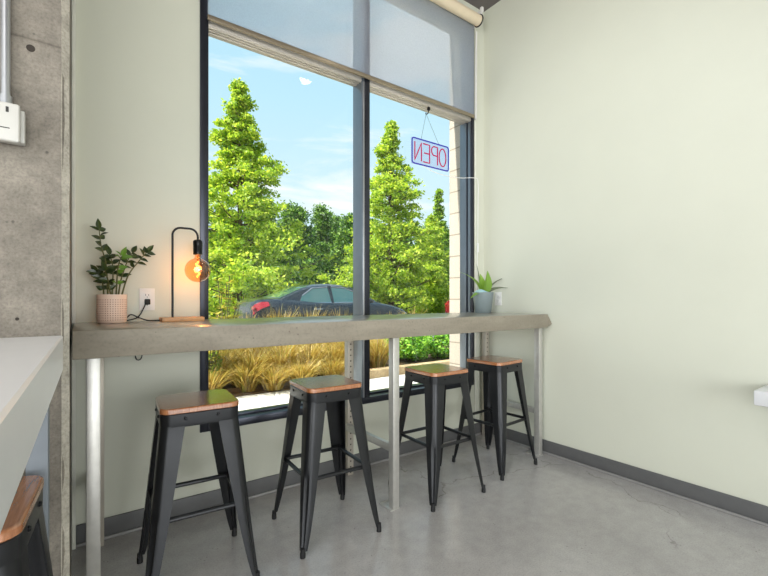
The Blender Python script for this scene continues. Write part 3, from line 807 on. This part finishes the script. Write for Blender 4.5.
def txy(px, y):
    p = from_px(px, 299, y); return (p.x, y, LOT)
tree('conical_tree', txy(240, 15), 8.6, 4.5, .4, 640, 84, .145, M['leaf_lime'], 'tall yellow-green conical tree behind the car, in the left pane', None, 1, 1.05, .34)
tree('conical_tree', txy(391, 15.5), 9.1, 3.5, 1.2, 500, 80, .16, M['leaf_lime'], 'tall slender yellow-green tree in the right pane, left of the OPEN sign', None, 2, 1.0, .36)
tree('conical_tree', txy(431, 17.2), 5.6, 1.9, .3, 300, 80, .16, M['leaf_lime'], 'short lime green tree at the right edge of the right pane', None, 7, .7, .4)
bg = [(186, 23.5, 6.4, 2.4), (140, 24, 7.0, 2.5), (226, 23, 5.6, 2.4), (294, 22.6, 6.3, 2.2), (350, 23, 6.2, 2.1), (396, 23, 5.6, 2.2), (262, 29, 8.0, 2.7), (322, 29.5, 8.2, 2.3), (372, 29, 7.6, 2.3), (424, 29, 7.4, 2.6), (462, 24, 7.0, 2.6), (444, 36, 9.6, 2.8), (292, 36, 9.2, 3.0), (336, 41, 10.2, 3.2), (405, 37, 8.6, 3.2)]
for i, (px, y, H, R) in enumerate(bg):
    tree('evergreen_tree', txy(px, y), H, R, .3, 340, 70, .22, M['leaf_dark'], 'dark green background tree in the row beyond the parking lot', 'background trees beyond the lot', 20+i, .6, .5)
tree('fir_tree', txy(439, 20.5), 8.3, 1.5, .5, 300, 60, .18, M['leaf_mid'], 'pointed fir tree below the OPEN sign, in the right pane', None, 33, 1.0, .3)
for i in range(9):
    x = 4.2+i*2.3
    if i in (0, 5): continue
    shrub('hedge_shrub', (x, 19.6, LOT), (2.0, 1.1, 1.9), 2200, .2, M['leaf_dark' if i < 6 else 'leaf_mid'], 'dark hedge shrub at the far edge of the parking lot', 'shrub', 'hedge shrubs beyond the lot', 80+i)

# ------------------------------------------------------------------ cars
def lerp_tab(tab, x):
    xs = [t[0] for t in tab]
    return [float(np.interp(x, xs, [t[j] for t in tab])) for j in range(1, len(tab[0]))]
#        x   half   zb   shoulder  top
BODY = [(0, .62, .34, .70, .80), (.05, .74, .28, .80, .98), (.18, .82, .24, .88, 1.06), (.45, .87, .22, .92, 1.085), (.9, .90, .20, .94, 1.07), (1.5, .91, .19, .93, 1.0), (2.4, .91, .19, .92, .97),
        (3.1, .90, .19, .92, 1.0), (3.45, .89, .19, .90, .985), (3.9, .87, .20, .84, .90), (4.3, .80, .22, .74, .80), (4.55, .66, .26, .62, .68), (4.65, .5, .34, .52, .56)]
ROOF = [(.55, .78, 1.05, .76), (.9, .77, 1.19, .66), (1.25, .77, 1.33, .60), (1.6, .77, 1.425, .57), (2.0, .78, 1.455, .57), (2.4, .79, 1.44, .58), (2.8, .80, 1.33, .62), (3.15, .80, 1.14, .70), (3.45, .79, .97, .76)]
def body_sec(x):
    w, zb, zs, zt = lerp_tab(BODY, x); zm = (zb+zs)/2
    half = [(w*.86, zb), (w*.96, zb+.07), (w, zm), (w*.995, zs-.05), (w*.965, zs), (w*.88, zs+(zt-zs)*.65), (w*.72, zt-.01), (w*.35, zt+.008), (0, zt+.015)]
    return half
def full(half, x): return [(x, -y, z) for y, z in half]+[(x, y, z) for y, z in reversed(half[:-1])]
def cabin_sec(x):
    wb, zr, wr = lerp_tab(ROOF, x); z0 = .93
    zr = max(zr, z0+.06); e = min(.06, (zr-z0)*.4)
    return [(wb+.03, z0-.05), (wb, z0), (wr+.02, zr-e), (wr-.06, zr-e*.35), (wr*.5, zr), (0, zr+.005)]
def make_car(name, paint, label):
    r = empty(name); tag(r, label, 'car')
    xs = sorted(set([b[0] for b in BODY]+list(np.linspace(.1, 4.6, 40))))
    q = MB(); q.loft([full(body_sec(x), x) for x in xs]); q.build('body', paint, r, angle=40)
    xs = np.linspace(.55, 3.45, 40)
    q = MB(); q.loft([full(cabin_sec(x), x) for x in xs]); cab = q.build('cabin', paint, r, angle=40)
    def sy(x, z, off=.006):
        s = cabin_sec(x); (y0, z0), (y1, z1) = s[1], s[2]; t = (z-z0)/(z1-z0); return y0+(y1-y0)*t+off
    for sgn in (-1, 1):
        for pts_lo, pts_hi in (([(1.12, .965), (1.6, .965), (1.98, .965)], [(1.22, 1.14), (1.52, 1.33), (1.94, 1.365)]), ([(2.06, .965), (2.6, .965), (3.2, .965)], [(2.05, 1.37), (2.42, 1.345), (2.78, 1.22)])):
            q = MB(); K = 12; lo = []; hi = []
            for k in range(K+1):
                t = k/K*2; i = min(1, int(t)); f = t-i
                a = (pts_lo[i][0]*(1-f)+pts_lo[i+1][0]*f, pts_lo[i][1]); b = tuple(pts_hi[i][j]*(1-f)+pts_hi[i+1][j]*f for j in (0, 1))
                lo.append(a); hi.append(b)
            vs = []; fs = []
            for off in (.006, -.01):
                for (x, z) in lo+hi: vs.append((x, sgn*sy(x, z, off), z))
            m = K+1
            for k in range(K): fs += [(k, k+1, m+k+1, m+k), (2*m+k, 2*m+m+k, 2*m+m+k+1, 2*m+k+1), (k, 2*m+k, 2*m+k+1, k+1), (m+k, m+k+1, 3*m+k+1, 3*m+k)]
            fs += [(0, m, 3*m, 2*m), (K, 2*m+K, 3*m+K, m+K)]
            q.add(vs, fs); q.build('side_window', M['car_glass'], cab)
            q = MB(); q.tube([(x, sgn*sy(x, z, .004), z) for x, z in lo], .016, 6); q.tube([(x, sgn*sy(x, z, .004), z) for x, z in hi], .014, 6); q.build('window_trim', M['chrome'], cab)
    for nm, xa, xb in (('rear_windscreen', .66, 1.42), ('windscreen', 2.62, 3.38)):
        q = MB(); secs = []
        for x in np.linspace(xa, xb, 10):
            s = cabin_sec(x); w = s[3][0]
            top = [(x, y, np.interp(abs(y), [0, s[4][0], s[3][0]], [s[5][1], s[4][1], s[3][1]])+.012) for y in np.linspace(-w, w, 9)]
            secs.append(top+[(x, p[1], p[2]-.03) for p in reversed(top)])
        q.loft(secs); q.build(nm, M['car_glass'], cab)
    for sgn in (-1, 1):
        q = MB(); secs = []
        for x in np.linspace(.035, .36, 9):
            s = body_sec(x); t = (x-.035)/.325
            pts = [(s[3][0]+.008, s[3][1]-.02+.07*t), (s[4][0]+.008, s[4][1]+.02*t), (s[5][0]+.008, s[5][1]-.02*t)]
            back = [(p[0]-.05, p[1]) for p in reversed(pts)]
            secs.append([(x-.012, sgn*y, z) for y, z in pts+back])
        q.loft(secs)
        q.box((-.005, sgn*.66-.12, .80), (.05, sgn*.66+.05, .88), .02)
        q.build('tail_light', M['tail'], r)
        q = MB(); q.box((1.42, sgn*.915-.012, .80), (1.66, sgn*.915+.012, .825), .008); q.build('door_handle', M['chrome'], r)
        q = MB(); q.box((2.95, sgn*.98-.09, .95), (3.07, sgn*.98+.07, 1.06), .03, 3); q.build('mirror', paint, r)
        for wx in (.95, 3.72):
            q = MB(); q.lathe([(.2, -.1), (.30, -.1), (.325, -.07), (.325, .07), (.30, .1), (.2, .1)], (wx, sgn*.83, .325), 28, 'y'); w = q.build('wheel', M['tyre'], r)
            q = MB(); q.lathe([(0, -.09), (.21, -.09), (.21, .09), (0, .09)], (wx, sgn*.83, .325), 24, 'y'); q.build('rim', M['alloy'], w)
    q = MB(); q.box((4.45, -.6, .4), (4.64, .6, .5), .03); q.build('grille', M['black_rubber'], r)
    return r
car = make_car('parked_car', M['car_paint'], 'dark slate sedan parked outside beyond the grass bed'); car.location = (3.2, 10.1, LOT)
car2 = make_car('parked_car', M['car_paint_red'], 'dark red car almost hidden by the masonry at right of the window'); p = txy(441.5, 13.2); car2.location = (p[0], 12.3, LOT)

# ------------------------------------------------------------------ light
W = bpy.data.worlds.new('sky'); SC.world = W; W.use_nodes = True
nt = W.node_tree; nt.nodes.clear()
out = N(nt, 'ShaderNodeOutputWorld'); bgd = N(nt, 'ShaderNodeBackground')
t = N(nt, 'ShaderNodeTexCoord'); s = N(nt, 'ShaderNodeSeparateXYZ'); nt.links.new(t.outputs['Generated'], s.inputs[0])
grad = ramp(nt, s.outputs[2], [(0.0, lin(238, 246, 250)), (.16, lin(218, 240, 250)), (.42, lin(192, 231, 248)), (1.0, lin(140, 196, 236))])
mp = N(nt, 'ShaderNodeMapping'); mp.inputs['Scale'].default_value = (1.6, 1.6, 7.5); nt.links.new(t.outputs['Generated'], mp.inputs[0])
cl = noise(nt, mp.outputs[0], 1.7, 7, .55, .3)
cm = ramp(nt, cl, [(.50, (0, 0, 0, 1)), (.66, (1, 1, 1, 1))])
nt.links.new(mix(nt, math_(nt, 'MULTIPLY', cm, .85), grad, (1, 1, 1, 1)), bgd.inputs[0])
bgd.inputs[1].default_value = 1.15
nt.links.new(bgd.outputs[0], out.inputs[0])

def light(name, typ, loc, energy, color=(1, 1, 1), target=None, **kw):
    L = bpy.data.lights.new(name, typ); L.energy = energy; L.color = color
    for k, v in kw.items(): setattr(L, k, v)
    o = bpy.data.objects.new(name, L); COL.objects.link(o); o.location = loc
    if target is not None: o.rotation_euler = (Vector(target)-Vector(loc)).to_track_quat('-Z', 'Y').to_euler()
    return o
# sun: high, from the left and slightly beyond the window
sd = Vector((-.75, .07, 1.0))
light('sun', 'SUN', (0, 0, 20), 12.0, (1, .95, .86), None, angle=.01).rotation_euler = sd.to_track_quat('Z', 'Y').to_euler()
# fill lights added under the ceiling to brighten the room, out of view
light('ceiling_fill', 'AREA', (-1.1, .2, 3.70), 28, (1, .97, .93), (-1.1, .2, 0), shape='RECTANGLE', size=2.4, size_y=1.2)
light('ceiling_fill', 'AREA', (-1.6, -2.0, 3.70), 28, (1, .97, .93), (-1.6, -2.0, 0), shape='RECTANGLE', size=2.4, size_y=1.2)
light('ceiling_fill', 'AREA', (-1.1, -3.4, 3.70), 28, (1, .97, .93), (-1.1, -3.4, 0), shape='RECTANGLE', size=2.4, size_y=1.2)
light('track_spot', 'SPOT', (.7, .9, 3.5), 75, (.90, .96, 1), (2.96, 1.7, 1.5), spot_size=1.5, spot_blend=1.0, shadow_soft_size=.08)
# added fill light just inside the opening behind the camera
light('rear_fill', 'AREA', (-.3, -4.45, 1.3), 215, (.97, .985, 1), (-.3, 0, 1.0), shape='RECTANGLE', size=5.2, size_y=1.9)

light('side_fill', 'AREA', (-3.95, -1.5, 1.6), 190, (.97, .985, 1), (0, -1.2, 1.4), shape='RECTANGLE', size=3.6, size_y=2.2)  # fill light added by the left wall to brighten the right wall

# ------------------------------------------------------------------ camera
cd = bpy.data.cameras.new('camera'); cam = bpy.data.objects.new('camera', cd); COL.objects.link(cam)
cam.location = (0, 0, 1.2); cam.rotation_euler = (PI/2, 0, -.6305)
cd.sensor_width = 36; cd.lens = 422/768*36; cd.shift_y = 11.3/768; cd.clip_start = .02; cd.clip_end = 500
SC.camera = cam
vs = SC.view_settings; vs.view_transform = 'Standard'; vs.look = 'None'; vs.exposure = 0; vs.gamma = 1; vs.use_curve_mapping = False
